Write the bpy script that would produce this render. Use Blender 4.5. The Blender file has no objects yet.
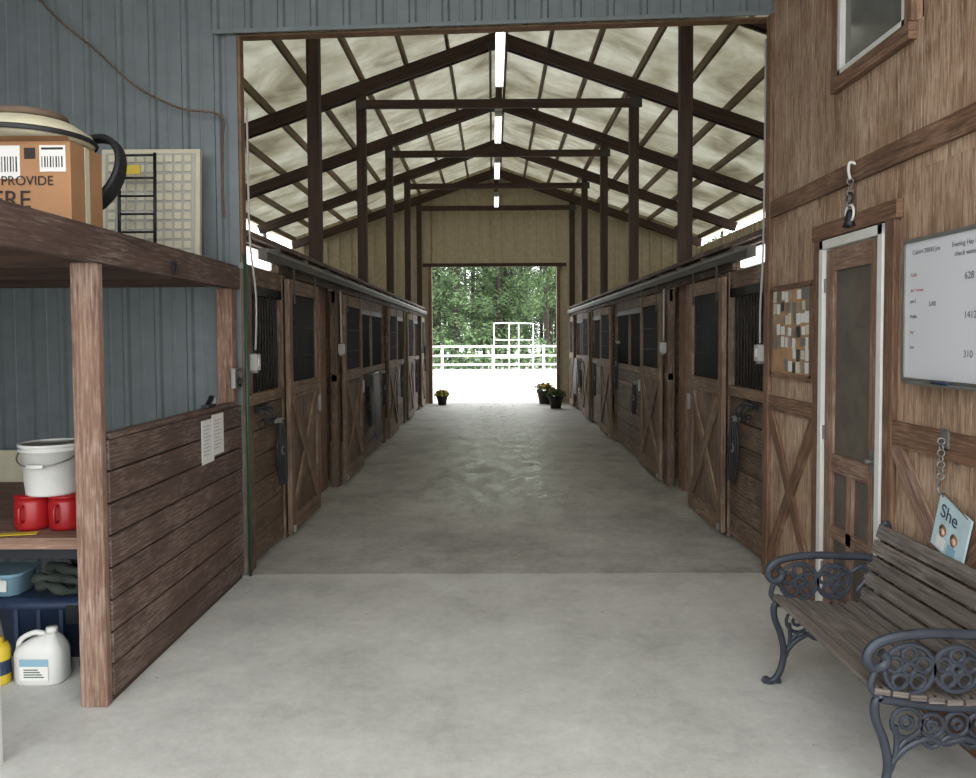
import bpy, math, random
from mathutils import Vector, Matrix
random.seed(7)
sc=bpy.context.scene
try: sc.view_settings.view_transform='Standard'
except Exception: pass
# ---------------------------------------------------------------- materials
def newmat(n):
    m=bpy.data.materials.new(n); m.use_nodes=True
    nt=m.node_tree; b=nt.nodes['Principled BSDF']; return m,nt,b
def N(nt,t,**k):
    n=nt.nodes.new(t)
    for a,v in k.items():
        if a in n.inputs.keys(): n.inputs[a].default_value=v
        else: setattr(n,a,v)
    return n
def ramp(nt,fac,stops):
    r=nt.nodes.new('ShaderNodeValToRGB'); nt.links.new(fac,r.inputs[0])
    e=r.color_ramp.elements
    while len(e)<len(stops): e.new(.5)
    for i,(p,c) in enumerate(stops): e[i].position=p; e[i].color=(c[0],c[1],c[2],1)
    return r.outputs[0]
def math_(nt,op,a,b=None,c=None):
    n=nt.nodes.new('ShaderNodeMath'); n.operation=op
    for i,v in enumerate((a,b,c)):
        if v is None: continue
        if isinstance(v,(int,float)): n.inputs[i].default_value=v
        else: nt.links.new(v,n.inputs[i])
    return n.outputs[0]
def mixc(nt,f,a,b,bt='MIX'):
    n=nt.nodes.new('ShaderNodeMix'); n.data_type='RGBA'; n.blend_type=bt
    for s,v in ((n.inputs[0],f),(n.inputs[6],a),(n.inputs[7],b)):
        if isinstance(v,(int,float)): s.default_value=v
        elif isinstance(v,tuple): s.default_value=(v[0],v[1],v[2],1)
        else: nt.links.new(v,s)
    return n.outputs[2]
def S(r,g,b):
    f=lambda c:(c/255/12.92 if c/255<=.04045 else ((c/255+.055)/1.055)**2.4)
    return (f(r),f(g),f(b))
def plain(n,c,rough=.6,metal=0,noise=.0,emit=0):
    m,nt,b=newmat(n)
    b.inputs['Roughness'].default_value=rough; b.inputs['Metallic'].default_value=metal
    if noise>0:
        g=N(nt,'ShaderNodeNewGeometry'); t=N(nt,'ShaderNodeTexNoise',Scale=9.0,Detail=5.0)
        nt.links.new(g.outputs['Position'],t.inputs['Vector'])
        col=ramp(nt,t.outputs[0],[(.3,tuple(x*(1-noise) for x in c)),(.7,tuple(min(1,x*(1+noise)) for x in c))])
        nt.links.new(col,b.inputs['Base Color'])
    else: b.inputs['Base Color'].default_value=(*c,1)
    if emit>0:
        b.inputs['Emission Color'].default_value=(*c,1); b.inputs['Emission Strength'].default_value=emit
    return m
def wood(n,dark,light,worn=None,wornamt=.0,rough=.75,gs=22,var=.35,bump=.4):
    m,nt,b=newmat(n); b.inputs['Roughness'].default_value=rough
    uv=N(nt,'ShaderNodeUVMap'); g=N(nt,'ShaderNodeNewGeometry')
    off=N(nt,'ShaderNodeVectorMath',operation='MULTIPLY_ADD')
    comb=N(nt,'ShaderNodeCombineXYZ')
    ri=g.outputs['Random Per Island']
    o1=math_(nt,'MULTIPLY',ri,91.0)
    nt.links.new(o1,comb.inputs[0]); nt.links.new(o1,comb.inputs[1])
    nt.links.new(uv.outputs[0],off.inputs[0]); off.inputs[1].default_value=(1.3,gs,1)
    nt.links.new(comb.outputs[0],off.inputs[2])
    t=N(nt,'ShaderNodeTexNoise',Scale=1.0,Detail=6.0,Roughness=.62,Distortion=.6)
    nt.links.new(off.outputs[0],t.inputs['Vector'])
    off2=N(nt,'ShaderNodeVectorMath',operation='MULTIPLY_ADD'); off2.inputs[1].default_value=(7,90,1)
    nt.links.new(uv.outputs[0],off2.inputs[0]); nt.links.new(comb.outputs[0],off2.inputs[2])
    t2=N(nt,'ShaderNodeTexNoise',Scale=1.0,Detail=3.0,Roughness=.6)
    nt.links.new(off2.outputs[0],t2.inputs['Vector'])
    f=math_(nt,'ADD',math_(nt,'MULTIPLY',t.outputs[0],.7),math_(nt,'MULTIPLY',t2.outputs[0],.3))
    col=ramp(nt,f,[(.36,dark),(.62,light)])
    if worn:
        t3=N(nt,'ShaderNodeTexNoise',Scale=2.3,Detail=7.0,Roughness=.7)
        nt.links.new(g.outputs['Position'],t3.inputs['Vector'])
        w=math_(nt,'MULTIPLY',t3.outputs[0],t2.outputs[0])
        wf=N(nt,'ShaderNodeMapRange'); wf.inputs[1].default_value=.27-wornamt*.06; wf.inputs[2].default_value=.42
        nt.links.new(w,wf.inputs[0])
        col=mixc(nt,math_(nt,'MULTIPLY',wf.outputs[0],min(1,wornamt)),col,worn)
    v=math_(nt,'ADD',math_(nt,'MULTIPLY',ri,var),1-var*.5)
    vc=N(nt,'ShaderNodeCombineColor')
    for i in range(3): nt.links.new(v,vc.inputs[i])
    col=mixc(nt,1.0,col,vc.outputs[0],'MULTIPLY')
    nt.links.new(col,b.inputs['Base Color'])
    bp=N(nt,'ShaderNodeBump',Strength=bump,Distance=.006); nt.links.new(f,bp.inputs['Height'])
    nt.links.new(bp.outputs[0],b.inputs['Normal'])
    return m
W_tack=wood('wood_tack',S(62,46,40),S(92,70,61),S(150,134,124),.6,var=.3,bump=.25)
W_post=wood('wood_post',S(88,63,50),S(134,105,88),S(180,162,148),.5,var=.15,bump=.25)
W_stall=wood('wood_stall',S(60,46,36),S(108,86,69),S(160,142,124),.6)
W_door=wood('wood_door',S(74,56,43),S(124,99,79),S(172,155,136),.5,var=.2)
W_beam=wood('wood_beam',S(42,30,23),S(78,56,44),var=.2)
W_purlin=wood('wood_purlin',S(80,66,48),S(136,116,88))
W_ply=wood('wood_plywood',S(100,74,54),S(160,131,106),S(190,168,146),.9,gs=14,var=.12,bump=.6)
W_trim=wood('wood_trim',S(70,48,35),S(118,87,65),S(160,134,112),.45,var=.12)
W_slat=wood('wood_slat',S(64,58,53),S(110,102,95),S(150,143,135),.5,gs=40,var=.25)
M_blue=plain('metal_bluegrey',S(98,106,108),.45,.0,.10)
M_tan=plain('metal_tan',S(190,178,148),.55,0,.12)
M_black=plain('black_iron',S(34,36,40),.45,.4)
M_bars=plain('black_bars',S(16,16,17),.5,.3)
M_iron=plain('cast_iron_blue',S(58,63,72),.5,.4,.25)
M_steel=plain('galvanized_steel',S(130,130,126),.45,.7,.1)
M_plate=plain('dark_plate',S(70,66,60),.6,.3,.1)
M_white=plain('white_paint',S(200,200,195),.5,0,.05)
M_cream=plain('cream_plastic',S(190,184,160),.55,0,.1)
M_pvc=plain('pvc_white',S(158,158,152),.4)
M_green=plain('green_pipe',S(30,66,54),.5)
M_card=plain('cardboard',S(154,114,80),.85,0,.08)
M_dk=plain('dark_text',S(30,24,22),.7)
M_red=plain('red_plastic',S(150,24,28),.35)
M_bluebin=plain('blue_plastic',S(36,50,74),.45,0,.15)
M_bag=plain('dark_bag',S(48,56,50),.8,0,.4)
M_yel=plain('yellow_label',S(190,166,44),.5)
M_ltblue=plain('light_blue',S(125,160,176),.6)
M_grass=plain('leaf_green',S(60,84,40),.8,0,.4)
M_flower=plain('yellow_flower',S(200,165,50),.7)
M_pot=plain('pot_dark',S(42,34,30),.7)
M_screen=plain('screen_mesh',S(86,79,70),.7,0,.2)
M_dark=plain('dark_interior',S(34,30,28),.9)
M_paper=plain('paper',S(208,206,202),.8)
M_sign=plain('sign_pale',S(168,190,196),.7,0,.12)
M_marker=plain('marker_ink',S(90,92,104),.7)
M_redink=plain('marker_red',S(160,90,90),.7)
M_photo=plain('photo_print',S(140,122,108),.6,0,.5)
M_skin=plain('print_skin',S(195,150,128),.7)
M_cork=plain('cork',S(160,126,92),.9,0,.25)
M_glass=plain('window_glass',S(92,92,86),.12,0,.1)
M_hose=plain('black_rubber',S(28,28,30),.6)
M_rope=plain('rope_brown',S(96,80,66),.9,0,.2)
M_lamp=plain('lamp_tube',(1,1,.97),.5,0,0,6.0)
M_strip=plain('lamp_strip',(1,1,.97),.5,0,0,3.0)
M_rust=plain('rusty_trim',S(110,84,60),.7,0,.3)
M_wb=plain('whiteboard_face',S(196,198,202),.35)
def concrete():
    m,nt,b=newmat('concrete')
    g=N(nt,'ShaderNodeNewGeometry'); P=g.outputs['Position']
    t=N(nt,'ShaderNodeTexNoise',Scale=.9,Detail=9.0,Roughness=.7); nt.links.new(P,t.inputs['Vector'])
    t2=N(nt,'ShaderNodeTexNoise',Scale=16.0,Detail=7.0,Roughness=.75); nt.links.new(P,t2.inputs['Vector'])
    t4=N(nt,'ShaderNodeTexNoise',Scale=3.2,Detail=8.0,Roughness=.75); nt.links.new(P,t4.inputs['Vector'])
    f=math_(nt,'ADD',math_(nt,'MULTIPLY',t.outputs[0],.5),math_(nt,'MULTIPLY',t2.outputs[0],.25))
    f=math_(nt,'ADD',f,math_(nt,'MULTIPLY',t4.outputs[0],.25))
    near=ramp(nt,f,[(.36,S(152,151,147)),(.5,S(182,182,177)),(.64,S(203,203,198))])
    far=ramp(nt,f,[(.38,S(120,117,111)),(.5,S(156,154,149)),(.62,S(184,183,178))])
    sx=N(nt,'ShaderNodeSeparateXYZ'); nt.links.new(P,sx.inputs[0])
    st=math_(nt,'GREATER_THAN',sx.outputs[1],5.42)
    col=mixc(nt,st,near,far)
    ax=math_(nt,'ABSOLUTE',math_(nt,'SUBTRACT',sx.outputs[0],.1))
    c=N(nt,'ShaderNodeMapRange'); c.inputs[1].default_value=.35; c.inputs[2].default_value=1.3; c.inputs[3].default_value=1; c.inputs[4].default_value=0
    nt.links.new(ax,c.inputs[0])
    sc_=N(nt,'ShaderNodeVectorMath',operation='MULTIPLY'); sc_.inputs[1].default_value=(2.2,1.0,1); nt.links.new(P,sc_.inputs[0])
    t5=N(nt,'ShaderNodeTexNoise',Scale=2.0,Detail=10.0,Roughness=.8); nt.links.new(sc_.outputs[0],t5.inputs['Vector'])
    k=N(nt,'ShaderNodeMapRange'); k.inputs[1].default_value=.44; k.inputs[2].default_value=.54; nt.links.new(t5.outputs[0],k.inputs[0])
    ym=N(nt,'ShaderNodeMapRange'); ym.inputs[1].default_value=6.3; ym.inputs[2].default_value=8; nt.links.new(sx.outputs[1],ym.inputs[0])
    pol_glare=math_(nt,'MULTIPLY',math_(nt,'MULTIPLY',c.outputs[0],ym.outputs[0]),math_(nt,'ADD',math_(nt,'MULTIPLY',k.outputs[0],.75),.25))
    col=mixc(nt,math_(nt,'MULTIPLY',pol_glare,.5),col,S(208,209,208))  # whiter base colour paints in the far door's reflection along the aisle centre
    v=N(nt,'ShaderNodeTexVoronoi',Scale=2.0); nt.links.new(P,v.inputs['Vector'])
    spot=math_(nt,'LESS_THAN',v.outputs['Distance'],.022)
    col=mixc(nt,math_(nt,'MULTIPLY',spot,.35),col,S(70,62,55))
    nt.links.new(col,b.inputs['Base Color'])
    ro=math_(nt,'SUBTRACT',.58,math_(nt,'MULTIPLY',pol_glare,.36))
    ro=math_(nt,'ADD',ro,math_(nt,'MULTIPLY',math_(nt,'SUBTRACT',t2.outputs[0],.5),.3))
    nt.links.new(ro,b.inputs['Roughness'])
    bp=N(nt,'ShaderNodeBump',Strength=.3,Distance=.01); nt.links.new(t2.outputs[0],bp.inputs['Height']); nt.links.new(bp.outputs[0],b.inputs['Normal'])
    return m
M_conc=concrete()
M_sand=plain('sand_pale',(.82,.81,.78),.95,0,.03)
def insul():
    m,nt,b=newmat('roof_insulation')
    g=N(nt,'ShaderNodeNewGeometry'); P=g.outputs['Position']
    t=N(nt,'ShaderNodeTexNoise',Scale=1.1,Detail=6.0,Roughness=.6,Distortion=.4); nt.links.new(P,t.inputs['Vector'])
    col=ramp(nt,t.outputs[0],[(.3,S(112,104,84)),(.46,S(172,167,142)),(.66,S(220,219,200))])
    nt.links.new(col,b.inputs['Base Color']); b.inputs['Roughness'].default_value=.4
    wv=N(nt,'ShaderNodeTexWave',Scale=1.1,Distortion=.6,bands_direction='Y'); nt.links.new(P,wv.inputs['Vector'])
    hgt=math_(nt,'ADD',math_(nt,'MULTIPLY',wv.outputs[1],.6),t.outputs[0])
    bp=N(nt,'ShaderNodeBump',Strength=.6,Distance=.05); nt.links.new(hgt,bp.inputs['Height']); nt.links.new(bp.outputs[0],b.inputs['Normal'])
    tr=N(nt,'ShaderNodeBsdfTranslucent'); nt.links.new(col,tr.inputs[0])
    mx=N(nt,'ShaderNodeMixShader'); mx.inputs[0].default_value=.15
    nt.links.new(b.outputs[0],mx.inputs[1]); nt.links.new(tr.outputs[0],mx.inputs[2])
    nt.links.new(mx.outputs[0],nt.nodes['Material Output'].inputs[0]); return m
M_ins=insul()
def leaf(n,a,c):
    m,nt,b=newmat(n); g=N(nt,'ShaderNodeNewGeometry')
    nt.links.new(ramp(nt,g.outputs['Random Per Island'],[(0,a),(1,c)]),b.inputs['Base Color'])
    b.inputs['Roughness'].default_value=.7
    return m
M_leaf=leaf('foliage',S(34,52,32),S(102,130,80))
M_bark=plain('bark',S(54,45,39),.9,0,.3)
# ---------------------------------------------------------------- mesh builder
def smooth_path(pts,n=6,closed=False):
    P=[Vector(p) for p in pts]; out=[]; L=len(P)
    rng=range(L if closed else L-1)
    for i in rng:
        if closed: p0,p1,p2,p3=P[i-1],P[i],P[(i+1)%L],P[(i+2)%L]
        else: p0,p1,p2,p3=P[max(i-1,0)],P[i],P[i+1],P[min(i+2,L-1)]
        for k in range(n):
            t=k/n
            out.append(.5*((2*p1)+(-p0+p2)*t+(2*p0-5*p1+4*p2-p3)*t*t+(-p0+3*p1-3*p2+p3)*t**3))
    if not closed: out.append(P[-1])
    return out
class B:
    def __init__(s): s.v=[];s.f=[];s.m=[];s.uv=[];s.sm=[];s.mats=[]
    def mi(s,m):
        if m not in s.mats: s.mats.append(m)
        return s.mats.index(m)
    def face(s,idx,m,uv=None,smooth=False):
        s.f.append(idx); s.m.append(s.mi(m)); s.uv.append(uv or [(0,0)]*len(idx)); s.sm.append(smooth)
    def obox(s,c,size,R,m):
        c=Vector(c); h=[x/2 for x in size]; base=len(s.v)
        L=[]
        for x in(-1,1):
            for y in(-1,1):
                for z in(-1,1):
                    l=(x*h[0],y*h[1],z*h[2]); L.append(l); s.v.append(c+R@Vector(l))
        la=max(range(3),key=lambda i:size[i]); ou=random.random()*20; ov=random.random()*20
        for q,ax in (((0,1,3,2),0),((4,6,7,5),0),((0,4,5,1),1),((2,3,7,6),1),((0,2,6,4),2),((1,5,7,3),2)):
            o=[a for a in range(3) if a!=ax]
            if la in o: ua=la; va=[a for a in o if a!=la][0]
            else: ua,va=o
            s.face([base+i for i in q],m,[(L[i][ua]+ou,L[i][va]+ov) for i in q])
    def box(s,a,b,m):
        a=Vector(a);b=Vector(b)
        s.obox((a+b)/2,[abs(b[i]-a[i]) for i in range(3)],Matrix.Identity(3),m)
    def beam(s,p0,p1,w,h,m,up=(0,0,1)):
        p0=Vector(p0);p1=Vector(p1);d=(p1-p0);l=d.length;d.normalize();u=Vector(up)
        if abs(d.dot(u))>.99:u=Vector((0,1,0))
        x=d.cross(u).normalized();u=x.cross(d)
        R=Matrix((x,d,u)).transposed(); s.obox((p0+p1)/2,(w,l,h),R,m)
    def tube(s,pts,r,m,seg=8,closed=False,flat=1.0,flatdir=None):
        P=[Vector(p) for p in pts]; n=len(P); base=len(s.v); ref=None
        for i in range(n):
            if closed: t=P[(i+1)%n]-P[i-1]
            else: t=P[min(i+1,n-1)]-P[max(i-1,0)]
            if t.length<1e-9:t=Vector((0,0,1))
            t.normalize()
            if flatdir is not None:
                a=Vector(flatdir); a=(a-a.dot(t)*t)
                a=a.normalized() if a.length>1e-4 else Vector((1,0,0))
            else:
                if ref is None:
                    ref=Vector((0,0,1)) if abs(t.z)<.9 else Vector((1,0,0))
                a=(ref-ref.dot(t)*t).normalized(); ref=a
            c=t.cross(a); rr=r[i] if isinstance(r,list) else r
            for k in range(seg):
                an=2*math.pi*(k+.5)/seg
                s.v.append(P[i]+a*math.cos(an)*rr*flat+c*math.sin(an)*rr)
        for i in range(n if closed else n-1):
            for k in range(seg):
                j=(i+1)%n
                s.face([base+i*seg+k,base+i*seg+(k+1)%seg,base+j*seg+(k+1)%seg,base+j*seg+k],m,None,True)
        if not closed:
            s.face([base+k for k in range(seg)][::-1],m); s.face([base+(n-1)*seg+k for k in range(seg)],m)
    def cyl(s,p0,p1,r,m,seg=12): s.tube([p0,p1],r,m,seg)
    def lathe(s,prof,c,m,seg=24,R=None):
        R=R or Matrix.Identity(3); c=Vector(c); base=len(s.v); n=len(prof)
        for (r,z) in prof:
            for k in range(seg):
                a=2*math.pi*k/seg; s.v.append(c+R@Vector((r*math.cos(a),r*math.sin(a),z)))
        for i in range(n-1):
            for k in range(seg):
                s.face([base+i*seg+k,base+i*seg+(k+1)%seg,base+(i+1)*seg+(k+1)%seg,base+(i+1)*seg+k],m,None,True)
    def ring(s,c,rad,r,m,ax=(1,0,0),n=16,seg=6):
        ax=Vector(ax).normalized(); u=ax.orthogonal().normalized(); w=ax.cross(u)
        s.tube([Vector(c)+u*rad*math.cos(2*math.pi*i/n)+w*rad*math.sin(2*math.pi*i/n) for i in range(n)],r,m,seg,True,1,ax)
    def quad(s,pts,m):
        b=len(s.v)
        for p in pts:s.v.append(Vector(p))
        s.face(list(range(b,b+len(pts))),m,[(0,0),(1,0),(1,1),(0,1)][:len(pts)])
    def build(s,name,bevel=0,origin=True,fixn=False):
        me=bpy.data.meshes.new(name)
        o=Vector((0,0,0))
        if origin and s.v:
            mn=[min(v[i] for v in s.v) for i in range(3)];mx=[max(v[i] for v in s.v) for i in range(3)]
            o=Vector(((mn[0]+mx[0])/2,(mn[1]+mx[1])/2,mn[2]))
        me.from_pydata([tuple(v-o) for v in s.v],[],s.f)
        for m in s.mats: me.materials.append(m)
        uvl=me.uv_layers.new(name='UVMap')
        for p in me.polygons:
            p.material_index=s.m[p.index]; p.use_smooth=s.sm[p.index]
            for k,li in enumerate(p.loop_indices): uvl.data[li].uv=s.uv[p.index][k]
        me.update()
        ob=bpy.data.objects.new(name,me); ob.location=o; sc.collection.objects.link(ob)
        if bevel>0:
            bm=ob.modifiers.new('bev','BEVEL'); bm.width=bevel; bm.segments=2; bm.limit_method='ANGLE'
        return ob
RW=Matrix(((0,0,-1),(-1,0,0),(0,1,0)))
FR=Matrix(((1,0,0),(0,0,-1),(0,1,0)))
def text(parent,name,body,loc,size,R,m,ext=.0005,sx=1):
    cu=bpy.data.curves.new(name,'FONT'); cu.body=body; cu.size=size; cu.extrude=ext; cu.materials.append(m)
    ob=bpy.data.objects.new(name,cu); sc.collection.objects.link(ob)
    bpy.context.view_layer.update()
    ob.parent=parent
    M=Matrix.Translation(Vector(loc)-parent.location)@R.to_4x4()@Matrix.Diagonal((sx,1,1,1))
    ob.matrix_local=M
    return ob
# ---------------------------------------------------------------- constants
XC=.1; YF=5.42; YE=19.75
def roofz(x): return 6.15-.35*abs(x-XC)
# ---------------------------------------------------------------- ground & floor
b=B(); b.box((-60,YE,-.12),(60,90,-.02),M_sand); b.box((-60,-30,-.12),(60,-2.6,-.02),M_sand); b.build('ground',origin=False)
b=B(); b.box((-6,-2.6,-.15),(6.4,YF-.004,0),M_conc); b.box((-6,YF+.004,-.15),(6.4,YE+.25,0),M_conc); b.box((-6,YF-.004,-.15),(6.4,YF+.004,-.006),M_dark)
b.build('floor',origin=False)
# ---------------------------------------------------------------- corrugated walls
def corr(b,a0,a1,z0,zt,pos,m,axis='x',face=-1,pitch=.229,amp=1.0):
    pr=[]; a=a0
    prof=[(0,0),(.015,.022),(.045,.022),(.06,0),(.125,0),(.13,.004),(.145,.004),(.15,0)]
    while a<a1:
        for (d,h) in prof:
            if a+d<a1: pr.append((a+d,h*amp))
        a+=pitch
    pr.append((a1,0)); base=len(b.v)
    for (t,h) in pr:
        zz0=z0(t) if callable(z0) else z0; zz1=zt(t) if callable(zt) else zt
        if axis=='x': b.v+= [Vector((t,pos+face*h,zz0)),Vector((t,pos+face*h,zz1))]
        else: b.v+= [Vector((pos+face*h,t,zz0)),Vector((pos+face*h,t,zz1))]
    for i in range(len(pr)-1):
        q=base+2*i; b.face([q,q+2,q+3,q+1],m)
hz=lambda x:3.835+.095*(x+1.8)/3.7
b=B()
corr(b,-4.25,-1.84,0,4.7,YF,M_blue); corr(b,-1.95,1.99,lambda x:hz(x)+.0,4.7,YF-.05,M_blue)
b.box((-4.25,YF+.01,0),(-1.86,YF+.05,4.7),M_dark)
corr(b,-5.2,-1.86,0,roofz,YF+.06,M_tan,face=1); corr(b,2.0,5.4,0,roofz,YF+.06,M_tan,face=1)
corr(b,-1.86,2.0,hz,roofz,YF+.06,M_tan,face=1)
b.build('wall_front',origin=False)
b=B()
b.box((-1.86,YF-.03,0),(-1.785,YF+.06,3.87),M_blue); b.box((-1.785,YF-.02,0),(-1.765,YF+.06,3.84),M_rust)
b.box((1.955,YF-.02,0),(1.985,YF+.06,3.92),M_rust)
b.beam((-1.94,YF-.075,hz(-1.94)),(1.99,YF-.075,hz(2)),.012,.03,M_blue)
b.beam((-1.80,YF+.03,hz(-1.8)-.008),(1.97,YF+.03,hz(1.97)-.008),.09,.012,M_rust)
b.build('trim_1',.003)
b=B(); corr(b,-1.0,YF,0,4.7,-4.25,M_blue,'y',1); b.build('wall_left',origin=False)
b=B(); b.box((-4.3,.9,4.7),(2.3,YF+.05,4.76),M_tan); 
for y in (1.2,2.4,3.6,4.8): b.box((-4.2,y,4.52),(1.93,y+.05,4.7),W_beam)
b.build('ceiling',origin=False)
b=B(); corr(b,YF,YE,0,4.02,-5.2,M_tan,'y',1); b.build('wall_outer_left',origin=False)
b=B(); corr(b,YF,YE,0,4.04,5.4,M_tan,'y',-1); b.build('wall_outer_right',origin=False)
b=B()
corr(b,-5.2,-1.57,0,roofz,YE,M_tan,amp=2.5,pitch=.3); corr(b,1.65,5.4,0,roofz,YE,M_tan,amp=2.5,pitch=.3); corr(b,-1.57,1.65,3.53,roofz,YE,M_tan,amp=2.5,pitch=.3)
b.build('wall_back',origin=False)
b=B()
for x in (-1.66,1.65): b.box((x,YE-.1,0),(x+.09,YE+.05,3.62),W_post)
b.box((-1.8,YE-.12,3.53),(1.9,YE-.08,3.62),W_beam)
b.box((-1.95,YE-.11,0),(-1.82,YE-.07,5.3),W_beam); b.box((1.98,YE-.11,0),(2.12,YE-.07,5.3),W_beam)
b.build('trim_2',.004)
# ---------------------------------------------------------------- roof
b=B()
for s_ in (-1,1):
    x1=XC+s_*5.45
    b.quad([(XC,YF,6.15),(XC,YE+.3,6.15),(x1,YE+.3,roofz(x1)),(x1,YF,roofz(x1))],M_ins)
b.build('ceiling_aisle',origin=False)
b=B()
for s_ in (-1,1):
    for o in (.12,.72,1.32,1.95,2.6,3.25,3.9,4.6,5.2):
        x=XC+s_*o; z=roofz(x)-.07
        b.beam((x,YF+.08,z),(x,YE,z),.04,.12,W_purlin)
b.build('roof_purlins')
TY=[8.0,10.9,13.8,16.7,19.5]
for i,y in enumerate(TY):
    b=B()
    for s_ in (-1,1):
        x1=XC+s_*5.2
        for dy in (-.05,.05):
            b.beam((XC,y+dy,6.15-.245),(x1,y+dy,roofz(x1)-.245),.04,.185,W_beam)
        b.box((XC+s_*1.93-.08,y-.1,4.92),(XC+s_*1.93+.08,y-.095,5.06),M_plate)
    b.beam((XC-1.98,y-.07,4.99),(XC+1.95,y-.07,4.99),.045,.12,W_beam)
    b.box((XC-.045,y-.03,5.0),(XC+.045,y+.03,5.9),W_beam)
    b.box((XC-.16,y-.1,5.72),(XC+.16,y-.095,5.85),M_plate)
    b.build('roof_truss')
    for x in (XC-1.95,XC+1.91):
        if i==4: continue
        p=B(); p.box((x-.065,y-.06,2.485),(x+.065,y+.06,5.25),W_beam); p.build('wood_column',.006)
for (y0,y1,z) in ((8.25,10.1,5.0),(11.4,13.0,5.0),(14.4,15.9,5.0),(17.3,18.7,4.9)):
    b=B()
    b.box((XC-.055,y0,z+.03),(XC+.055,y1,z+.09),M_white)
    for dx in (-.03,.03): b.cyl((XC+dx,y0+.05,z),(XC+dx,y1-.05,z),.014,M_lamp,8)
    b.box((XC-.055,y0,z-.02),(XC+.055,y0+.03,z+.05),M_white); b.box((XC-.055,y1-.03,z-.02),(XC+.055,y1,z+.05),M_white)
    for yy in (y0+.15,y1-.15): b.cyl((XC,yy,z+.09),(XC,yy,6.0),.004,M_steel,5)
    b.build('fluorescent_lamp')
# ---------------------------------------------------------------- stalls
FX={'L':-1.79,'R':2.0}; IN={'L':1,'R':-1}
def sb(b,side,d0,d1,y0,y1,z0,z1,m):
    x0=FX[side]+IN[side]*d0; x1=FX[side]+IN[side]*d1
    b.box((min(x0,x1),y0,z0),(max(x0,x1),y1,z1),m)
def bars(b,side,d,y0,y1,z0,z1,sp=.07):
    n=max(1,int((y1-y0)/sp)); x=FX[side]+IN[side]*d
    for i in range(1,n): 
        yy=y0+(y1-y0)*i/n; b.cyl((x,yy,z0),(x,yy,z1),.009,M_bars,6)
def stall_front(side,y0,y1):
    b=B()
    for y in (y0,y1-.09): sb(b,side,-.06,.02,y,y+.09,0,2.24,W_stall)
    z=.03
    while z<1.2:
        sb(b,side,-.04,0,y0+.09,y1-.09,z,z+.188,W_stall); z+=.196
    sb(b,side,-.05,.03,y0,y1,1.21,1.29,W_door)
    sb(b,side,-.04,.012,y0+.09,y1-.09,2.03,2.1,M_bars)
    bars(b,side,-.02,y0+.09,y1-.09,1.29,2.05)
    sb(b,side,-.04,.005,y0,y1,2.1,2.24,W_stall)
    n=max(1,round((y1-y0)/1.2))
    for k in range(1,n): 
        yy=y0+(y1-y0)*k/n; sb(b,side,-.05,.015,yy-.04,yy+.04,1.29,2.1,W_door)
    b.build('stall_front',.004)
def stall_door(side,y0,y1):
    b=B(); d0,d1=.05,.09; w=.1
    sb(b,side,d0,d1,y0,y0+w,.05,2.2,W_door); sb(b,side,d0,d1,y1-w,y1,.05,2.2,W_door)
    for z0,z1 in ((.05,.2),(1.2,1.33),(2.08,2.2)): sb(b,side,d0,d1,y0+w,y1-w,z0,z1,W_door)
    n=int((y1-y0-2*w)/.13); ww=(y1-y0-2*w)/n
    for i in range(n): sb(b,side,d0+.002,d0+.018,y0+w+i*ww+.003,y0+w+(i+1)*ww-.003,.2,1.2,W_stall)
    x=FX[side]+IN[side]*.08
    b.beam((x,y0+w,.22),(x,y1-w,1.18),.02,.09,W_door,up=(0,0,1)); b.beam((x+IN[side]*.006,y1-w,.22),(x+IN[side]*.006,y0+w,1.18),.02,.09,W_door)
    bars(b,side,.07,y0+w,y1-w,1.33,2.08,.06)
    for z in (1.55,1.8): 
        xx=FX[side]+IN[side]*.07; b.cyl((xx,y0+w,z),(xx,y1-w,z),.006,M_bars,6)
    for yy in (y0+.15,y1-.15):
        sb(b,side,.09,.097,yy-.02,yy+.02,2.0,2.3,M_plate)
    sb(b,side,.09,.115,y1-.07,y1-.03,1.0,1.15,M_steel); sb(b,side,.09,.115,y0+.02,y0+.05,.06,.12,M_steel)
    b.build('stall_door',.004)
for side in 'LR':
    stall_front(side,YF+.08,6.5); stall_door(side,6.36,7.42)
    stall_front(side,8.62,8.8); stall_door(side,8.74,9.9); stall_front(side,9.85,12.4)
    stall_door(side,12.42,13.6); stall_front(side,13.55,15.2); stall_door(side,15.2,16.3); stall_front(side,16.3,18.1); stall_door(side,18.1,19.0); stall_front(side,18.95,19.6)
    b=B()
    sb(b,side,-.04,.0,YF+.95,19.6,2.25,2.44,W_stall); sb(b,side,-.04,.0,YF+.08,YF+.95,2.41,2.44,W_stall)
    sb(b,side,-.22,.05,YF+.08,19.6,2.44,2.48,W_tack)
    b.build('stall_header_beam',.004)
    b=B(); sb(b,side,.03,.1,YF+.3,19.5,2.3,2.38,M_plate); sb(b,side,.1,.103,YF+.3,19.5,2.355,2.38,M_steel)
    y=YF+.6
    while y<19.3:
        sb(b,side,0,.11,y,y+.04,2.37,2.41,M_plate); y+=.9
    b.build('door_track')
    for yy in (9.0,12.4,16.1):
        b=B(); xo=-5.15 if side=='L' else 5.35; xi=FX[side]-IN[side]*.16
        z=.02
        while z<2.3: b.box((min(xo,xi),yy-.02,z),(max(xo,xi),yy+.02,z+.24),W_stall); z+=.246
        b.build('stall_partition')
    b=B(); sb(b,side,-.3,-.1,8.3,8.6,0,2.4,W_post); b.build('stall_jamb_post',.004)
    b=B(); sb(b,side,-.12,-.05,5.56,6.3,2.25,2.4,M_white); sb(b,side,-.05,-.03,5.6,6.26,2.265,2.385,M_strip); b.build('strip_light')
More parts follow.
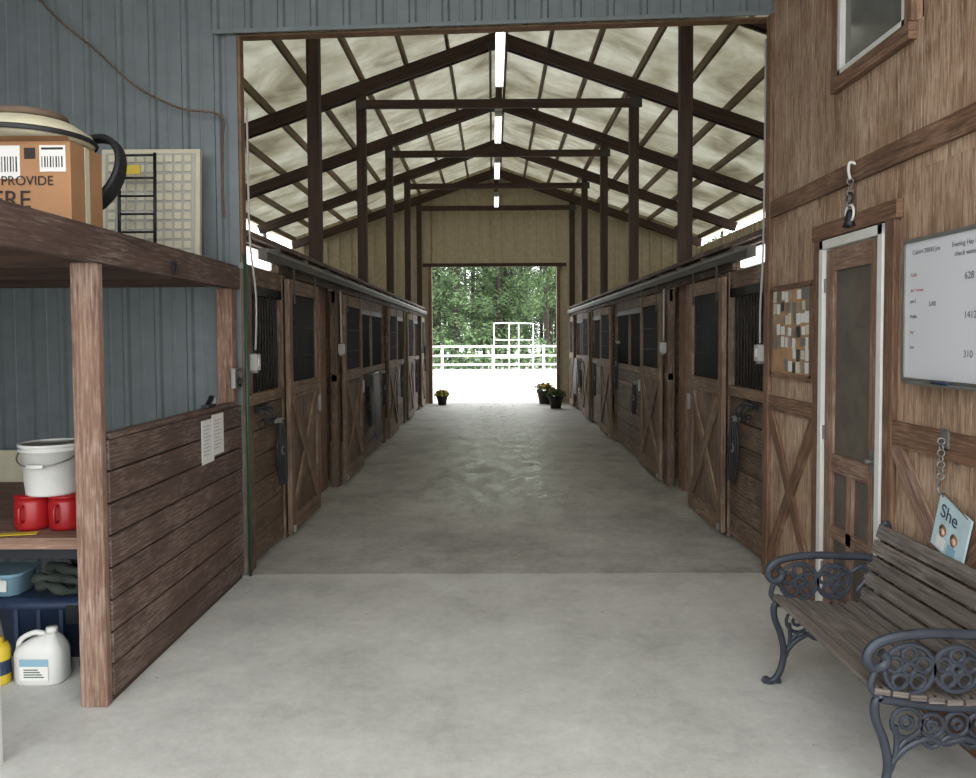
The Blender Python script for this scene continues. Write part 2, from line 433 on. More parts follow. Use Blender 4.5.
def halter(side,y,z,L,d=.05):
    b=B(); x=FX[side]+IN[side]*d
    b.box((x-.03,y-.03,z),(x+.03,y+.03,z+.04),M_steel)
    for k in range(4):
        dy=(k-1.5)*.025; xx=x+IN[side]*(.01+.008*k)
        pts=[(xx,y+dy*.4,z+.02),(xx,y+dy*1.6-.03,z-L*.4),(xx,y+dy,z-L*.9),(xx,y+dy+.03,z-L),(xx,y+dy+.05,z-L*.8),(xx,y+dy*1.2+.03,z-L*.4),(xx,y+.01,z+.01)]
        b.tube(smooth_path(pts,5),.009,M_hose,6)
    b.ring((x+IN[side]*.03,y,z-L*.45),.035,.006,M_steel,(1,0,0),12)
    b.build('horse_halter')
halter('L',6.14,1.02,.5); halter('R',6.1,1.02,.48); halter('R',10.4,1.05,.4); halter('L',14.3,1.2,.6); halter('R',14.4,1.2,.6); halter('L',17,1.2,.7)
halter('L',18.5,1.5,.6,.12); halter('L',12.0,1.15,.5); halter('R',11.9,1.6,.7)
def blanket(side,y,z,L,W):
    b=B(); x=FX[side]+IN[side]*.09
    b.cyl((x,y-W*.6,z),(x,y+W*.6,z),.012,M_steel,8)
    for e in (-W*.6,W*.6): b.cyl((x,y+e,z),(FX[side],y+e,z),.009,M_steel,6)
    n=14; base=len(b.v)
    prof=[(-.03,-.8*L),(-.035,-.4*L),(-.022,-.03),(0,.016),(.022,-.03),(.04,-.5*L),(.035,-L)]
    for (dx,dz) in prof:
        for k in range(n+1):
            t=k/n; b.v.append(Vector((x+IN[side]*(dx+math.copysign(.012*math.sin(t*17),dx)*(abs(dz)/L)),y+(t-.5)*W*(1-.2*abs(dz)/L),z+dz+.015*math.sin(t*9)*abs(dz)/L)))
    for i in range(len(prof)-1):
        for k in range(n):
            q=base+i*(n+1)+k; b.face([q,q+1,q+n+2,q+n+1],M_hose,None,True)
    b.build('horse_blanket')
blanket('L',10.9,1.2,.95,.55); blanket('R',17.4,1.2,.8,.6)
def hookrack(side,y,z):
    b=B(); x=FX[side]+IN[side]*.025
    b.box((x-.02,y-.14,z),(x+.012,y+.14,z+.04),M_black)
    for k in (-1,0,1):
        yy=y+k*.1
        b.tube(smooth_path([(x,yy,z+.02),(x+IN[side]*.05,yy,z+.01),(x+IN[side]*.08,yy,z-.04),(x+IN[side]*.05,yy,z-.08),(x+IN[side]*.02,yy,z-.06)],4),.007,M_black,6)
        b.ring((x+IN[side]*.04,yy+.02,z-.08),.035,.005,M_black,(1,.2,0),12)
    b.build('bridle_rack')
hookrack('L',5.8,1.15); hookrack('R',5.85,1.15)
b=B(); sb(b,'R',.0,.05,9.95,12.3,1.0,1.04,W_post); b.build('stall_ledge')
def conduit(name,pts,box,m,r=.012):
    b=B(); b.tube(smooth_path(pts,4),r,m,8)
    if box:
        x,y,z=box; b.box((x-.03,y-.04,z-.06),(x+.03,y+.04,z+.06),M_pvc); b.box((x-.035,y-.02,z-.03),(x+.035,y+.02,z+.03),M_white)
        b.box((x-.02,y-.03,z-.08),(x+.02,y+.03,z-.06),M_steel)
    b.build(name,.002)
conduit('electrical_conduit',[(-1.745,5.47,3.35),(-1.745,5.47,2.8),(-1.745,5.49,2.4),(-1.73,5.56,2.0),(-1.74,5.56,1.62)],(-1.745,5.56,1.53),M_pvc,.008)
conduit('electrical_conduit',[(1.94,5.47,3.8),(1.94,5.47,3.0),(1.94,5.49,2.3),(1.945,5.55,1.9),(1.945,5.55,1.65)],(1.945,5.55,1.58),M_pvc,.008)
conduit('electrical_conduit',[(-1.74,8.7,2.25),(-1.74,8.7,2.0),(-1.735,8.7,1.65)],(-1.735,8.7,1.58),M_pvc,.01)
conduit('electrical_conduit',[(1.95,8.7,2.25),(1.95,8.7,2.1),(1.95,8.7,1.65)],(1.945,8.7,1.58),M_pvc,.01)
b=B(); b.tube([(-1.75,5.385,0),(-1.75,5.385,2.3)],.012,M_green,8); b.box((-1.79,5.38,2.2),(-1.745,5.40,2.24),M_steel); b.build('green_pipe')
# ---------------------------------------------------------------- left tack shelf
b=B()
b.box((-1.915,3.44,0),(-1.79,3.49,2.05),W_post)
b.box((-1.91,5.24,0),(-1.80,5.34,2.05),W_post)
b.build('tack_post',.006)
b=B(); z=.03; nb=8; h=(1.24-.03)/nb
for i in range(nb): b.box((-1.82,3.495,z+i*h+.005),(-1.782,5.35,z+(i+1)*h-.005),W_tack)
b.box((-1.84,3.495,1.24),(-1.772,5.22,1.265),W_tack); b.box((-1.82,3.5,0),(-1.795,5.35,.03),W_beam)
b.box((-1.818,3.5,.03),(-1.80,5.35,1.24),M_dark)
b.build('tack_partition_wall',.003)
b=B()
b.box((-1.82,1.9,2.05),(-1.78,5.36,2.2),W_tack)
b.box((-1.88,1.9,2.06),(-1.83,5.36,2.17),W_tack)
for y in (2.2,3.0,3.75,4.5,5.2): b.box((-4.1,y,2.06),(-1.89,y+.045,2.17),W_beam)
for i in range(17): 
    y=1.9+i*.203; b.box((-4.15,y,2.172),(-1.84,y+.197,2.198),W_tack)
b.box((-1.79,1.9,2.2),(-1.91,5.36,2.215),W_tack)
b.build('storage_loft',.003)
b=B(); b.box((-4.1,3.64,.7),(-1.92,5.1,.74),W_post); b.box((-4.1,3.62,.69),(-1.92,3.64,.745),W_post); b.box((-4.1,3.66,.63),(-1.92,3.7,.69),M_black)
for x in (-4.0,-3.0): b.box((x,3.66,0),(x+.05,3.71,.7),M_black)
b.box((-4.1,5.28,.35),(-1.92,5.3,.93),M_cream)
b.build('storage_shelf',.002)
b=B(); X=-1.776
b.box((X,4.60,.93),(X-.0035,4.8,1.2),M_paper); b.box((X+.001,4.77,.96),(X-.003,4.97,1.22),M_paper)
for i in range(9): b.box((X+.0015,4.8,1.18-i*.022),(X+.0008,4.93-.02*(i%3),1.183-i*.022),M_marker)
for i in range(9): b.box((X+.0005,4.63,1.16-i*.022),(X-.0002,4.75-.02*(i%3),1.163-i*.022),M_marker)
b.build('posted_papers')
b=B(); b.box((-1.80,5.2,1.36),(-1.77,5.34,1.5),M_steel); b.cyl((-1.77,5.27,1.40),(-1.75,5.27,1.40),.03,M_black,12); b.ring((-1.76,5.27,1.46),.022,.005,M_steel,(1,0,0)); b.build('door_latch',.003)
b=B(); b.box((-1.835,4.75,1.266),(-1.785,4.87,1.286),M_black); b.beam((-1.81,4.8,1.28),(-1.81,4.87,1.33),.03,.02,M_black); b.cyl((-1.815,4.9,1.266),(-1.815,4.9,1.32),.016,M_pvc); b.build('spray_nozzle')
b=B(); b.box((-1.78,4.2,2.1),(-1.765,4.26,2.13),M_black); b.ring((-1.765,4.23,2.09),.022,.005,M_black,(1,0,0)); b.build('snap_hook')
def bucket(name,c,r0,r1,h,m,lid=True):
    b=B(); 
    b.lathe([(0,0),(r0,0),(r0+.002,.01),(r1-.004,h*.86),(r1+.008,h*.86),(r1+.008,h*.9),(r1-.002,h*.9),(r1,h*.95),(r1+.01,h*.95),(r1+.01,h),(r1-.006,h),(r1-.008,h*.97),(r0-.004,.02),(0,.02)],c,m,28)
    C=Vector(c)
    pts=[C+Vector((math.cos(a)*(r1+.012),-.0-math.sin(a)*(r1+.03)*.9,h*.86-math.sin(a)*.07)) for a in [math.pi*i/12 for i in range(13)]]
    b.tube(pts,.004,M_steel,6); b.cyl(pts[5],pts[7],.011,m,8)
    if lid: b.lathe([(r1-.01,h*.98),(r1-.012,h*.93),(0,h*.93)],c,M_steel,28)
    return b.build(name)
bucket('plastic_bucket',(-2.27,3.88,.916),.125,.148,.26,M_white)
def tub(c):
    b=B(); r=.085
    b.lathe([(0,0),(r*.93,0),(r,.02),(r,.13),(r*.97,.14),(r*.97,.165),(r*1.02,.165),(r*1.02,.173),(0,.173)],c,M_red,24)
    C=Vector(c); b.tube(smooth_path([C+Vector((.0,-r,.13)),C+Vector((.0,-r-.03,.12)),C+Vector((0,-r-.03,.06)),C+Vector((0,-r,.05))],4),.008,M_red,6)
    b.build('red_canister')
tub((-2.355,3.84,.742)); tub((-2.18,3.84,.742))
b=B(); b.obox((-2.36,3.7,.745),(.2,.05,.004),Matrix.Rotation(.2,3,'Z'),M_yel); b.build('paper_label')
b=B(); cx,cy=-2.26,3.73
def rr(cx,cy,w,d,z,n=20,p=4):
    o=[]
    for k in range(n):
        a=2*math.pi*k/n; ca,sa=math.cos(a),math.sin(a); q=(abs(ca)**p+abs(sa)**p)**(-1/p)
        o.append(Vector((cx+w*ca*q,cy+d*sa*q,z)))
    return o
def loft(b,secs,m,cap=True):
    base=len(b.v); n=len(secs[0])
    for s_ in secs: b.v+=s_
    for i in range(len(secs)-1):
        for k in range(n): b.face([base+i*n+k,base+i*n+(k+1)%n,base+(i+1)*n+(k+1)%n,base+(i+1)*n+k],m,None,True)
    if cap: b.face([base+k for k in range(n)][::-1],m); b.face([base+(len(secs)-1)*n+k for k in range(n)],m)
loft(b,[rr(cx,cy,.11,.07,0),rr(cx,cy,.12,.075,.012),rr(cx,cy,.12,.075,.15),rr(cx,cy,.11,.07,.18),rr(cx+.02,cy,.07,.05,.215),rr(cx+.045,cy,.03,.028,.235),rr(cx+.05,cy,.022,.022,.245)],M_white)
b.lathe([(0,0),(.027,0),(.027,.03),(0,.03)],(cx+.05,cy,.24),M_white,16)
b.tube(smooth_path([(cx+.02,cy,.232),(cx-.04,cy,.24),(cx-.11,cy,.2),(cx-.115,cy,.13),(cx-.1,cy,.1)],5),.014,M_white,8)
b.box((cx-.07,cy-.0775,.03),(cx+.07,cy-.0755,.13),M_paper); b.box((cx-.07,cy-.079,.1),(cx+.07,cy-.0776,.135),M_ltblue)
for i in range(4): b.box((cx-.05,cy-.079,.045+i*.012),(cx+.05-.01*i,cy-.0778,.05+i*.012),M_grass)
b.build('plastic_jug')
b=B(); b.lathe([(0,0),(.05,0),(.052,.01),(.052,.17),(.04,.2),(.02,.205),(.02,.23),(0,.23)],(-2.46,3.7,0),M_yel,20); b.lathe([(.053,.05),(.053,.12)],(-2.46,3.7,0),M_bluebin,20); b.build('spray_can')
b=B(); bx=-2.36
loft(b,[rr(bx,4.2,.3,.2,0,24,6),rr(bx,4.2,.33,.23,.27,24,6),rr(bx,4.2,.35,.25,.275,24,6),rr(bx,4.2,.35,.25,.31,24,6),rr(bx,4.2,.3,.2,.325,24,6)],M_bluebin)
for x in (-2.54,-2.42,-2.30,-2.18): b.box((x-.01,3.965,.03),(x+.01,3.99,.27),M_bluebin)
b.box((-2.26,3.94,.2),(-2.16,3.955,.3),M_black)
b.build('storage_bin')
rt=random.Random(4)
b=B()
for k in range(10):
    c=(-2.27+rt.uniform(-.1,.1),4.13+rt.uniform(-.08,.08),.365+.014*k)
    b.tube(smooth_path([(c[0]-.15,c[1]+rt.uniform(-.05,.05),c[2]),(c[0]-.05,c[1]-.08,c[2]+.03),(c[0]+.06,c[1]-.03+rt.uniform(-.05,.05),c[2]-.01),(c[0]+.14,c[1]+.08,c[2]+.01),(c[0],c[1]+.1,c[2]+.02)],4),[.012+.02*abs(math.sin(j*.8+k)) for j in range(17)],M_bag,8)
b.build('folded_tarp')
b=B(); loft(b,[rr(-2.68,4.1,.12,.1,.33,20,6),rr(-2.68,4.1,.13,.11,.43,20,6),rr(-2.68,4.1,.14,.12,.435,20,6),rr(-2.68,4.1,.14,.12,.45,20,6)],M_ltblue); b.box((-2.72,3.985,.36),(-2.6,3.99,.42),M_white); b.build('plastic_tote')
b=B()
loft(b,[rr(-2.03,3.8,.06,.05,0,16,3),rr(-2.03,3.8,.075,.06,.06,16,3),rr(-2.02,3.8,.07,.055,.15,16,3),rr(-2.03,3.8,.035,.03,.21,16,2.5),rr(-2.03,3.8,.05,.04,.25,16,2.5)],M_bag); b.build('feed_sack')
b=B(); b.beam((-2.0,2.98,0),(-1.985,2.95,.76),.035,.02,M_white); b.box((-2.05,2.93,.7),(-1.98,2.97,.75),M_steel); b.build('wooden_stake',.002)
# loft items
b=B(); x0,x1,y0,y1,z0,z1=-2.6,-1.93,3.5,3.78,2.216,2.61
b.box((x0,y0,z0),(x1,y1,z1),M_card)
b.quad([(x0,y0,z1+.001),(x1,y0,z1+.001),(x1+.012,y0-.04,z1+.012),(x0,y0-.04,z1+.012)],M_card)
b.box((x1-.14,y0-.004,z1-.14),(x1-.02,y0-.001,z1-.02),M_paper); b.box((x1-.13,y0-.006,z1-.04),(x1-.03,y0-.0045,z1-.03),M_dk)
for i in range(8): b.box((x1-.13+i*.013,y0-.006,z1-.12),(x1-.13+i*.013+.004+.002*(i%2),y0-.0045,z1-.07),M_dk)
b.box((x1-.35,y0-.004,z1-.17),(x1-.23,y0-.001,z1-.02),M_paper)
for i in range(8): b.box((x1-.34+i*.013,y0-.006,z1-.14),(x1-.34+i*.013+.004+.002*(i%2),y0-.0045,z1-.07),M_dk)
b.box((x1-.21,y0-.004,z1-.08),(x1-.16,y0-.001,z1-.03),M_dk)
b.box((x1+.0005,y0+.12,z0),(x1+.003,y0+.16,z1),M_cream)
b.build('cardboard_box',.002)
o=bpy.data.objects['cardboard_box']
text(o,'lettering','HERE',(x0+.22,y0-.005,z0+.09),.115,FR,M_dk); text(o,'lettering_small','PROVIDE',(x1-.32,y0-.005,z1-.20),.06,FR,M_dk)
b=B(); c=(-2.22,3.68,2.64)
b.lathe([(0,-.02),(.2,-.02),(.27,-.005),(.285,.018),(.27,.05),(.2,.095),(.14,.11),(0,.112)],c,M_cream,32); b.lathe([(.287,.005),(.295,.018),(.287,.03)],c,M_hose,32)
b.lathe([(0,.108),(.16,.108),(.17,.12),(.16,.14),(0,.145)],c,M_rope,20)
b.build('padded_stool_seat')
b=B()
for k in range(6): 
    b.ring((-2.12+.008*k,4.04-.018*k,2.56+.004*k),.215-.006*k,.017,M_hose,(.35,1,-.3),32,8)
b.build('hose_coil')
b=B(); R=Matrix.Rotation(-.06,3,'X'); C=Vector((-2.35,5.27,2.61))
b.obox(C,(.68,.04,.8),R,M_cream)
b.obox(C+R@Vector((0,-.023,0)),(.62,.008,.74),R,M_pvc)
for i in range(9):
    for j in range(11): b.obox(C+R@Vector((-.26+i*.065,-.031,-.33+j*.066)),(.05,.012,.05),R,M_cream)
b.build('folding_table',.004)
b=B()
for x in (-2.5,-2.26): b.tube([(x,5.1,2.22),(x,5.13,2.95)],.011,M_black,8)
for z in (2.3,2.42,2.54,2.66,2.78,2.93): b.tube([(-2.5,5.11,z),(-2.26,5.11,z)],.008,M_black,6)
b.box((-2.54,5.05,2.217),(-2.46,5.15,2.225),M_black); b.box((-2.30,5.05,2.217),(-2.22,5.15,2.225),M_black)
b.box((-2.46,5.085,2.8),(-2.34,5.095,2.86),M_yel)
b.build('wire_rack')
b=B()
P=smooth_path([(-3.3,5.3,4.25),(-3.0,5.3,3.93),(-2.75,5.3,3.72),(-2.45,5.3,3.45),(-2.15,5.3,3.3),(-1.89,5.33,3.26),(-1.87,5.33,3.1),(-1.88,5.33,2.8),(-1.87,5.33,2.55)],8)
for i,p in enumerate(P[:-1]):
    q=P[i+1]
    n=max(1,int((q-p).length/.03))
    for k in range(n):
        a=p.lerp(q,k/n); c2=p.lerp(q,(k+1.2)/n); b.tube([a,a.lerp(c2,.5)+Vector((0,0,.006*(1 if k%2 else -1))),c2],.008,M_rope,5)
b.build('hanging_chain')
# ---------------------------------------------------------------- right wall
XW=1.95; DY0,DY1=3.76,4.48; WY0,WY1,WZ0,WZ1=3.60,4.30,3.14,4.08
b=B(); y=.9
while y<YF-.04:
    y1=min(y+.2,YF-.03)
    def seg(z0,z1,a=y):
        b.box((XW,a+.003,z0),(XW+.03,y1-.003,z1),W_ply)
    if y1>DY0+.05 and y<DY1-.05: lo=2.2
    else: lo=0.02
    if y1>WY0 and y<WY1: seg(lo,WZ0); seg(WZ1,4.7)
    else: seg(lo,2.46); seg(2.46,4.7)
    y=y1
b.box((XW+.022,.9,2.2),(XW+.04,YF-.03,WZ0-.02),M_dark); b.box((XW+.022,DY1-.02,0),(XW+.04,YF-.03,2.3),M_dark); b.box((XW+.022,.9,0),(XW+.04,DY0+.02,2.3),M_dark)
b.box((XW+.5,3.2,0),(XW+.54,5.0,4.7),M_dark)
b.build('wall_right',.0015,origin=False)
b=B(); 
b.box((XW-.025,.9,2.52),(XW,YF-.02,2.63),W_trim)
b.box((XW-.03,YF-.1,0),(XW,YF-.02,3.92),W_trim)
b.box((XW-.025,DY1+.1,1.19),(XW,YF-.1,1.29),W_trim); b.box((XW-.025,.9,1.17),(XW,DY0-.09,1.29),W_trim)
b.box((XW-.022,DY1+.09,0),(XW,YF-.1,.14),W_trim); b.box((XW-.022,.9,0),(XW,DY0-.09,.14),W_trim)
b.box((XW-.03,DY1+.005,0),(XW,DY1+.1,2.3),W_trim); b.box((XW-.03,DY0-.09,0),(XW,DY0-.005,2.3),W_trim); b.box((XW-.035,DY0-.12,2.26),(XW,DY1+.12,2.35),W_trim)
b.beam((XW-.012,DY1+.1,.14),(XW-.012,YF-.1,1.19),.02,.09,W_trim); b.beam((XW-.014,YF-.1,.14),(XW-.014,DY1+.1,1.19),.022,.09,W_trim)
b.beam((XW-.012,DY0-.1,1.18),(XW-.012,2.75,.14),.02,.1,W_post); b.beam((XW-.014,DY0-.1,.14),(XW-.014,2.75,1.18),.022,.1,W_trim)
b.build('trim_3',.003)
b=B(); x0=XW-.028
b.box((x0-.012,DY1-.045,0),(XW+.02,DY1,2.25),M_white); b.box((x0-.012,DY0,0),(XW+.02,DY0+.045,2.25),M_white); b.box((x0-.012,DY0,2.2),(XW+.02,DY1,2.25),M_white)
a0,a1=DY0+.055,DY1-.055; xd=XW-.02
for (p,q) in ((a0,a0+.09),(a1-.09,a1)): b.box((xd,p,.03),(xd+.03,q,2.19),W_post)
for (p,q) in ((.03,.2),(.93,1.03),(2.07,2.19),(.55,.62)): b.box((xd+.001,a0+.09,p),(xd+.029,a1-.09,q),W_post)
ym=(a0+a1)/2; b.box((xd+.001,ym-.03,.2),(xd+.029,ym+.03,.93),W_post)
b.box((xd+.02,a0+.08,.1),(xd+.022,a1-.08,2.1),M_screen)
b.box((xd-.008,a0+.02,1.0),(xd,a0+.06,1.12),M_steel); b.cyl((xd-.04,a0+.04,1.06),(xd,a0+.04,1.06),.012,M_steel)
for z in (.3,1.1,1.95): b.box((xd-.01,a1-.01,z),(xd,a1+.03,z+.08),M_steel)
b.build('door_1',.003)
b=B()
for (p,q,r_,t) in ((WY0-.05,WY1+.06,WZ0-.08,WZ0),(WY0-.05,WY1+.06,WZ1,WZ1+.06)): b.box((XW-.04,p,r_),(XW+.02,q,t),W_trim)
b.box((XW-.035,WY0-.06,WZ0),(XW+.02,WY0,WZ1),W_trim); b.box((XW-.035,WY1,WZ0),(XW+.02,WY1+.06,WZ1),W_trim)
b.box((XW-.03,WY0,WZ0),(XW+.01,WY1,WZ0+.035),M_white); b.box((XW-.03,WY0,WZ1-.035),(XW+.01,WY1,WZ1),M_white)
b.box((XW-.03,WY0,WZ0),(XW+.01,WY0+.035,WZ1),M_white); b.box((XW-.03,WY1-.035,WZ0),(XW+.01,WY1,WZ1),M_white)
b.box((XW-.0,WY0+.03,WZ0+.03),(XW+.006,WY1-.03,WZ1-.03),M_glass)
b.build('window_1',.003)
b=B(); c0,c1,d0,d1=4.63,5.28,1.44,2.02
b.box((XW-.015,c0,d0),(XW-.001,c1,d1),M_cork)
for (p,q,r_,t) in ((c0-.02,c1+.02,d0-.02,d0+.015),(c0-.02,c1+.02,d1-.015,d1+.02),(c0-.02,c0+.015,d0,d1),(c1-.015,c1+.02,d0,d1)): b.box((XW-.025,p,r_),(XW-.001,q,t),W_trim)
rs=random.Random(3)
for i in range(9):
    for j in range(7):
        if rs.random()<.12 or (i>5 and j<2): continue
        y=c0+.03+i*.066+rs.uniform(-.01,.01); z=d0+.03+j*.077+rs.uniform(-.01,.01); w=rs.uniform(.045,.07); h=rs.uniform(.05,.08)
        b.obox((XW-.0175-.0005*(i%5),y+.03,z+.035),(.001,w,h),Matrix.Rotation(rs.uniform(-.1,.1),3,'X'),rs.choice([M_paper,M_photo,M_photo,M_paper,M_cream,M_bag,M_steel,M_paper]))
b.build('bulletin_board')
b=B(); c0,c1,d0,d1=2.55,3.58,1.50,2.13
b.box((XW-.02,c0,d0),(XW-.001,c1,d1),M_wb)
for (p,q,r_,t) in ((c0-.01,c1+.01,d0-.015,d0+.005),(c0-.01,c1+.01,d1-.005,d1+.012),(c0-.01,c0+.005,d0,d1),(c1-.005,c1+.012,d0,d1)): b.box((XW-.028,p,r_),(XW-.001,q,t),M_steel)
b.box((XW-.07,c0+.3,d0-.02),(XW-.001,c1-.1,d0-.01),M_steel); b.cyl((XW-.05,3.3,d0-.003),(XW-.05,3.18,d0-.003),.007,M_bluebin,8)
b.build('whiteboard')
o=bpy.data.objects['whiteboard']; xx=XW-.0215
for (t,y,z,s,m) in (('Culture 200/65 Joe',3.52,2.07,.028,M_marker),('Evening Hay First',3.22,2.07,.03,M_marker),('check water',3.2,2.03,.03,M_marker),('Cash',3.53,1.97,.024,M_redink),('am 1 scoop',3.53,1.90,.022,M_redink),('pm 2',3.53,1.85,.022,M_marker),('Mollie',3.53,1.78,.022,M_marker),('hay',3.53,1.71,.022,M_redink),('Star',3.53,1.64,.022,M_marker),('628',3.13,1.93,.042,M_marker),('1412',3.13,1.77,.042,M_marker),('310',3.13,1.61,.042,M_marker),('LAB',3.38,1.83,.03,M_marker)):
    text(o,'handwriting',t,(xx,y,z),s,RW,m,.0003)
b=B(); y,z=4.08,2.58
b.box((XW-.012,y-.03,z-.02),(XW,y+.03,z+.05),M_white)
b.tube(smooth_path([(XW,y,z+.02),(XW-.05,y,z+.04),(XW-.06,y,z+.0),(XW-.05,y,z-.05)],5),.008,M_white,6)
for k in range(5): b.ring((XW-.05,y,z-.06-.03*k),.017,.004,M_steel,(1,0,0) if k%2 else (0,1,0),10)
b.lathe([(0,.09),(.012,.09),(.02,.07),(.026,.03),(.04,.0),(.036,.0),(0,.06)],(XW-.05,y,z-.30),M_black,16)
b.ring((XW-.05,y,z-.23),.045,.007,M_white,(1,0,0),16); b.ring((XW-.05,y,z-.15),.03,.006,M_black,(1,0,0),14)
b.build('wall_bell')
b=B(); y=3.23
b.box((XW-.034,y-.025,1.22),(XW-.025,y+.025,1.3),M_steel)
for k in range(7): b.ring((XW-.045,y,1.25-.025*k),.014,.0035,M_steel,(1,0,0) if k%2 else (.3,1,0),10)
b.tube(smooth_path([(XW-.045,y,1.09),(XW-.045,y+.02,1.05),(XW-.045,y,1.02),(XW-.045,y-.02,1.04)],5),.006,M_steel,6)
b.build('chain_hook')
b=B(); R=Matrix.Rotation(.3,3,'X'); c=Vector((XW-.045,3.15,.88))
b.obox(c,(.01,.22,.23),R,M_sign)
f=lambda dy,dz,dx=-.007: c+R@Vector((dx,dy,dz))
Rx=Matrix(((0,0,-1),(0,1,0),(1,0,0)))
for (dy,dz,m,s) in ((.045,-.025,M_skin,.042),(-.035,-.025,M_skin,.042)):
    b.lathe([(0,0.0),(s*.55,0),(s*.6,.001),(0,.002)],f(dy,dz+.008,-.0055),M_rust,14,Rx); b.lathe([(0,0.0),(s*.47,0),(0,.001)],f(dy,dz-.004,-.0078),m,14,Rx)
    b.obox(f(dy,dz-.052),(.003,.055,.05),R,M_paper if dy>0 else M_ltblue)
b.tube(smooth_path([f(.09,.115),(XW-.045,3.19,1.03),f(-.09,.115)],5),.003,M_rope,5)
b.build('wall_sign')
text(bpy.data.objects['wall_sign'],'lettering','She',f(.085,.035,-.0065),.085,R@RW,M_bluebin)
# ---------------------------------------------------------------- bench
def bench():
    b=B(); X0=1.37; YA,YB=2.69,3.67
    def path(pts,y,r=.012,n=5,closed=False): b.tube([Vector((X0+p.x,y,p.y)) for p in smooth_path([Vector((a,c)) for a,c in pts],n,closed)],r,M_iron,8,closed,1.0,(0,1,0))
    def circ(d,z,R,y,r=.007,n=14): b.ring((X0+d,y,z),R,r,M_iron,(0,1,0),n,6)
    for y in (YA,YB):
        path([(-.045,.03),(-.03,.012),(.0,.02),(.03,.07),(.045,.15),(.03,.24),(.0,.32),(-.005,.38),(.02,.41)],y,.016)
        path([(-.045,.03),(-.05,.016),(-.02,.013),(.03,.013)],y,.012)
        path([(.07,.30),(.075,.22),(.06,.15),(.045,.12)],y,.01)
        path([(.0,.40),(.1,.385),(.25,.365),(.40,.37),(.46,.39)],y,.016)
        path([(.45,.40),(.42,.30),(.43,.17),(.49,.06),(.53,.016),(.55,.016)],y,.016)
        path([(.43,.36),(.47,.48),(.50,.6),(.525,.7),(.545,.77),(.535,.79),(.52,.78)],y,.015)
        path([(.495,.60),(.44,.625),(.33,.63),(.2,.635),(.08,.625),(.0,.6),(-.035,.555),(-.02,.515),(.02,.515),(.035,.545),(.015,.565)],y,.018)
        path([(.01,.40),(-.02,.44),(-.01,.49),(.0,.515)],y,.012)
        for (d,z,R) in ((.115,.505,.09),(.285,.505,.082)):
            circ(d,z,R,y,.010,20); circ(d,z,R*.24,y,.011,10)
            for k in range(5):
                a=2*math.pi*k/5+.3; circ(d+R*.6*math.cos(a),z+R*.6*math.sin(a),R*.3,y,.009,10)
        path([(.37,.55),(.42,.58),(.45,.54),(.43,.5),(.40,.46),(.42,.42)],y,.011)
        for (d,z,R) in ((.11,.31,.055),(.2,.3,.042),(.29,.305,.042),(.375,.3,.045)):
            circ(d,z,R,y,.009,14); circ(d,z,R*.4,y,.009,8)
        path([(.05,.15),(.1,.21),(.18,.25),(.25,.235),(.32,.25),(.39,.22),(.43,.17)],y,.012)
        path([(.07,.2),(.13,.26),(.2,.22),(.27,.26),(.34,.22),(.4,.26)],y,.009)
    sp=[(.015,.428),(.08,.418),(.145,.405),(.21,.395),(.275,.388),(.34,.388),(.40,.395)]
    for i,(d,z) in enumerate(sp):
        b.obox((X0+d,(YA+YB)/2,z),(.056,YB-YA+.03,.02),Matrix.Rotation((.18-.05*i)*.9,3,'Y'),W_slat)
    for (d,z) in ((.445,.45),(.466,.525),(.488,.60),(.508,.675),(.53,.75)):
        b.obox((X0+d-.02,(YA+YB)/2,z),(.02,YB-YA+.03,.064),Matrix.Rotation(.28,3,'Y'),W_slat)
    b.tube([(X0+.25,YA,.36),(X0+.25,YB,.36)],.008,M_iron,6)
    for yy in (YA,YB):
        for (d,z) in sp: b.cyl((X0+d,yy,z+.008),(X0+d,yy,z+.014),.006,M_black,8)
    b.build('garden_bench',.003)
bench()
# ---------------------------------------------------------------- outside
def potted(x,y,s,fl):
    b=B(); b.lathe([(0,0),(.1*s,0),(.14*s,.2*s),(.155*s,.2*s),(.155*s,.23*s),(.13*s,.23*s),(.12*s,.19*s),(0,.19*s)],(x,y,0),M_pot,18)
    for i in range(380):
        a=random.uniform(0,6.28); e=random.uniform(0,1.4); R=random.uniform(.1,.21)*s
        p=Vector((x+R*math.cos(a)*math.cos(e),y+R*math.sin(a)*math.cos(e),.24*s+R*math.sin(e)*.7))
        d=Vector([random.uniform(-1,1) for _ in range(3)]).normalized()*.035; e2=d.orthogonal()*.6
        b.quad([p-d,p+e2,p+d,p-e2],M_flower if (fl and R>.17*s and i%2==0) else M_grass)
    b.build('potted_plant')
potted(-1.3,19.3,1.0,True); potted(1.5,18.2,1.2,False); potted(1.33,19.5,1.4,True)
b=B(); 
for x in range(-12,13,2): b.box((x-.05,29.94,-.02),(x+.05,30.06,1.42),M_white)
for z in (.3,.65,1.0,1.36): b.box((-12,29.9,z-.04),(12,29.94,z+.04),M_white)
b.build('rail_fence')
for x0,y in ((.05,34),(.75,35)):
    b=B(); b.tube(smooth_path([(x0,y,-.02),(x0,y,1.6),(x0,y,2.25),(x0+.08,y,2.35),(x0+1.0,y,2.35),(x0+1.1,y,2.25),(x0+1.1,y,1.6),(x0+1.1,y,-.02)],4),.03,M_white,8)
    b.tube([(x0,y,1.6),(x0+1.1,y,1.6)],.025,M_white,6); b.tube([(x0,y,.8),(x0+1.1,y,.8)],.025,M_white,6); b.build('metal_gate_frame')
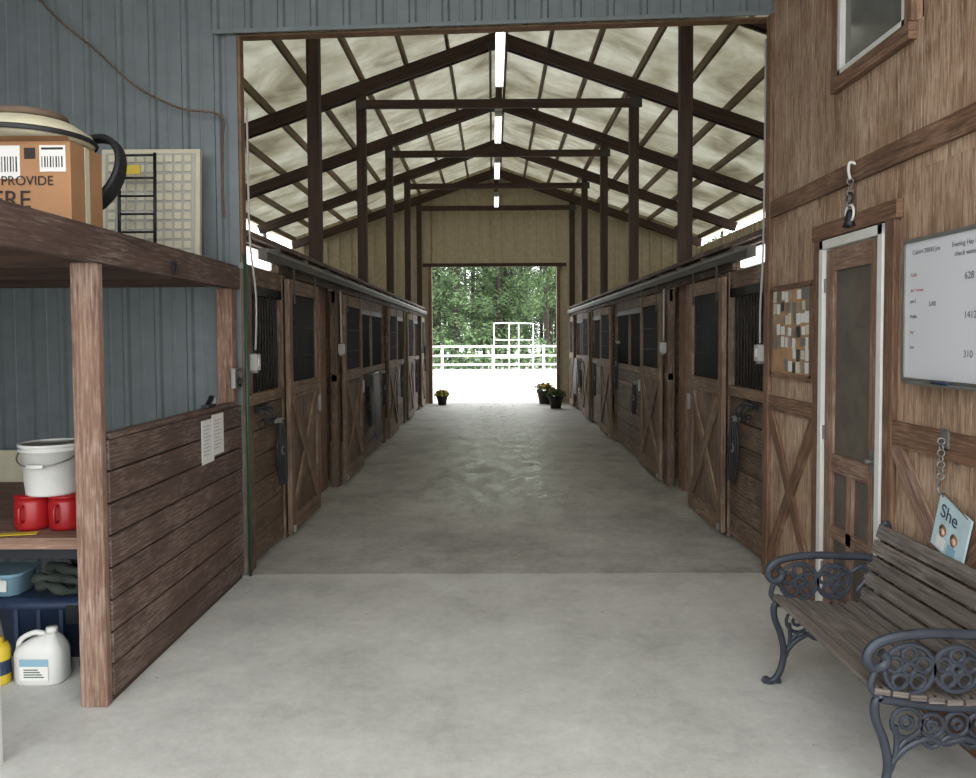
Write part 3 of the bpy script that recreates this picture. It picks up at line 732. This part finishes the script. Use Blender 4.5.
def treemesh(seed,kind):
    r=random.Random(seed); b=B(); H=16
    b.tube([(0,0,-.1),(.1,.05,H*.5),(0,0,H)],[.16,.12,.03],M_bark,8)
    nb=66
    for i in range(nb):
        z=r.uniform(1.2 if kind else 3.4,H-.5); L=(1.15-z/H)*r.uniform(1.3,2.3); a=r.uniform(0,6.28)
        tip=Vector((math.cos(a)*L,math.sin(a)*L,z-L*r.uniform(-.1,.35)))
        b.tube([(0,0,z),tip],[.03,.008],M_bark,4)
        for k in range(80):
            t=r.uniform(.2,1.05); p=Vector((0,0,z)).lerp(tip,t)+Vector([r.gauss(0,.19) for _ in range(3)])
            d=Vector((r.uniform(-1,1),r.uniform(-1,1),r.uniform(-.5,.9))).normalized()*r.uniform(.1,.18); e=d.orthogonal().normalized()*.035
            b.quad([p-d,p+e,p+d,p-e],M_leaf)
    o=b.build('pine_tree',origin=False); return o
t0=treemesh(1,0); t1=treemesh(2,1); t0.location=(-4.5,46,0); t1.location=(1.2,50,0)
rs=random.Random(11)
pos=[(-2.2,46),(3.2,45),(-.6,52),(4.6,50),(-3.4,54),(2.2,57),(-1.6,60),(.6,64),(4,62),(-4.6,60),(-6.5,50),(6.8,47),(9,52),(-9,47),(12,55),(-12,54),(7.5,60),(-8,62),(-15,50),(15,50),(3,70),(-2.5,70),(.3,48.5),(-5.5,72),(0,75),(5.5,74),(1.8,68),(-3.5,66)]
for k in range(34): pos.append((rs.uniform(-9,9.5),rs.uniform(48,84)))
for i,(x,y) in enumerate(pos):
    o=bpy.data.objects.new('pine_tree',(t1 if i%2==0 else t0).data); sc.collection.objects.link(o)
    s_=rs.uniform(.85,1.2); o.location=(x,y,0); o.scale=(s_,s_,s_); o.rotation_euler=(0,0,rs.uniform(0,6.28))
b=B()
for i in range(6500):
    x=rs.uniform(-16,16); z=abs(rs.gauss(0,.75)); y=42+rs.uniform(-.8,.8)
    d=Vector([rs.uniform(-1,1) for _ in range(3)]).normalized()*.14; e=d.orthogonal().normalized()*.07
    b.quad([Vector((x,y,z))-d,Vector((x,y,z))+e,Vector((x,y,z))+d,Vector((x,y,z))-e],M_leaf)
b.build('hedge_shrubs')
# ---------------------------------------------------------------- world, camera
w=bpy.data.worlds.new('sky'); sc.world=w; w.use_nodes=True; nt=w.node_tree; bg=nt.nodes['Background']
bg.inputs[0].default_value=(.97,.985,1.0,1); bg.inputs[1].default_value=4.4
cam=bpy.data.cameras.new('camera'); co=bpy.data.objects.new('camera',cam); sc.collection.objects.link(co); sc.camera=co
cam.lens=760/976*36; cam.sensor_width=36; cam.clip_end=500
cam.shift_y=-22/976
R=Matrix.Rotation(math.radians(.38),4,'Z')@Matrix.Rotation(math.radians(90-2.2),4,'X')@Matrix.Rotation(math.radians(-.3),4,'Z')
co.matrix_world=Matrix.Translation((0,0,1.7))@R
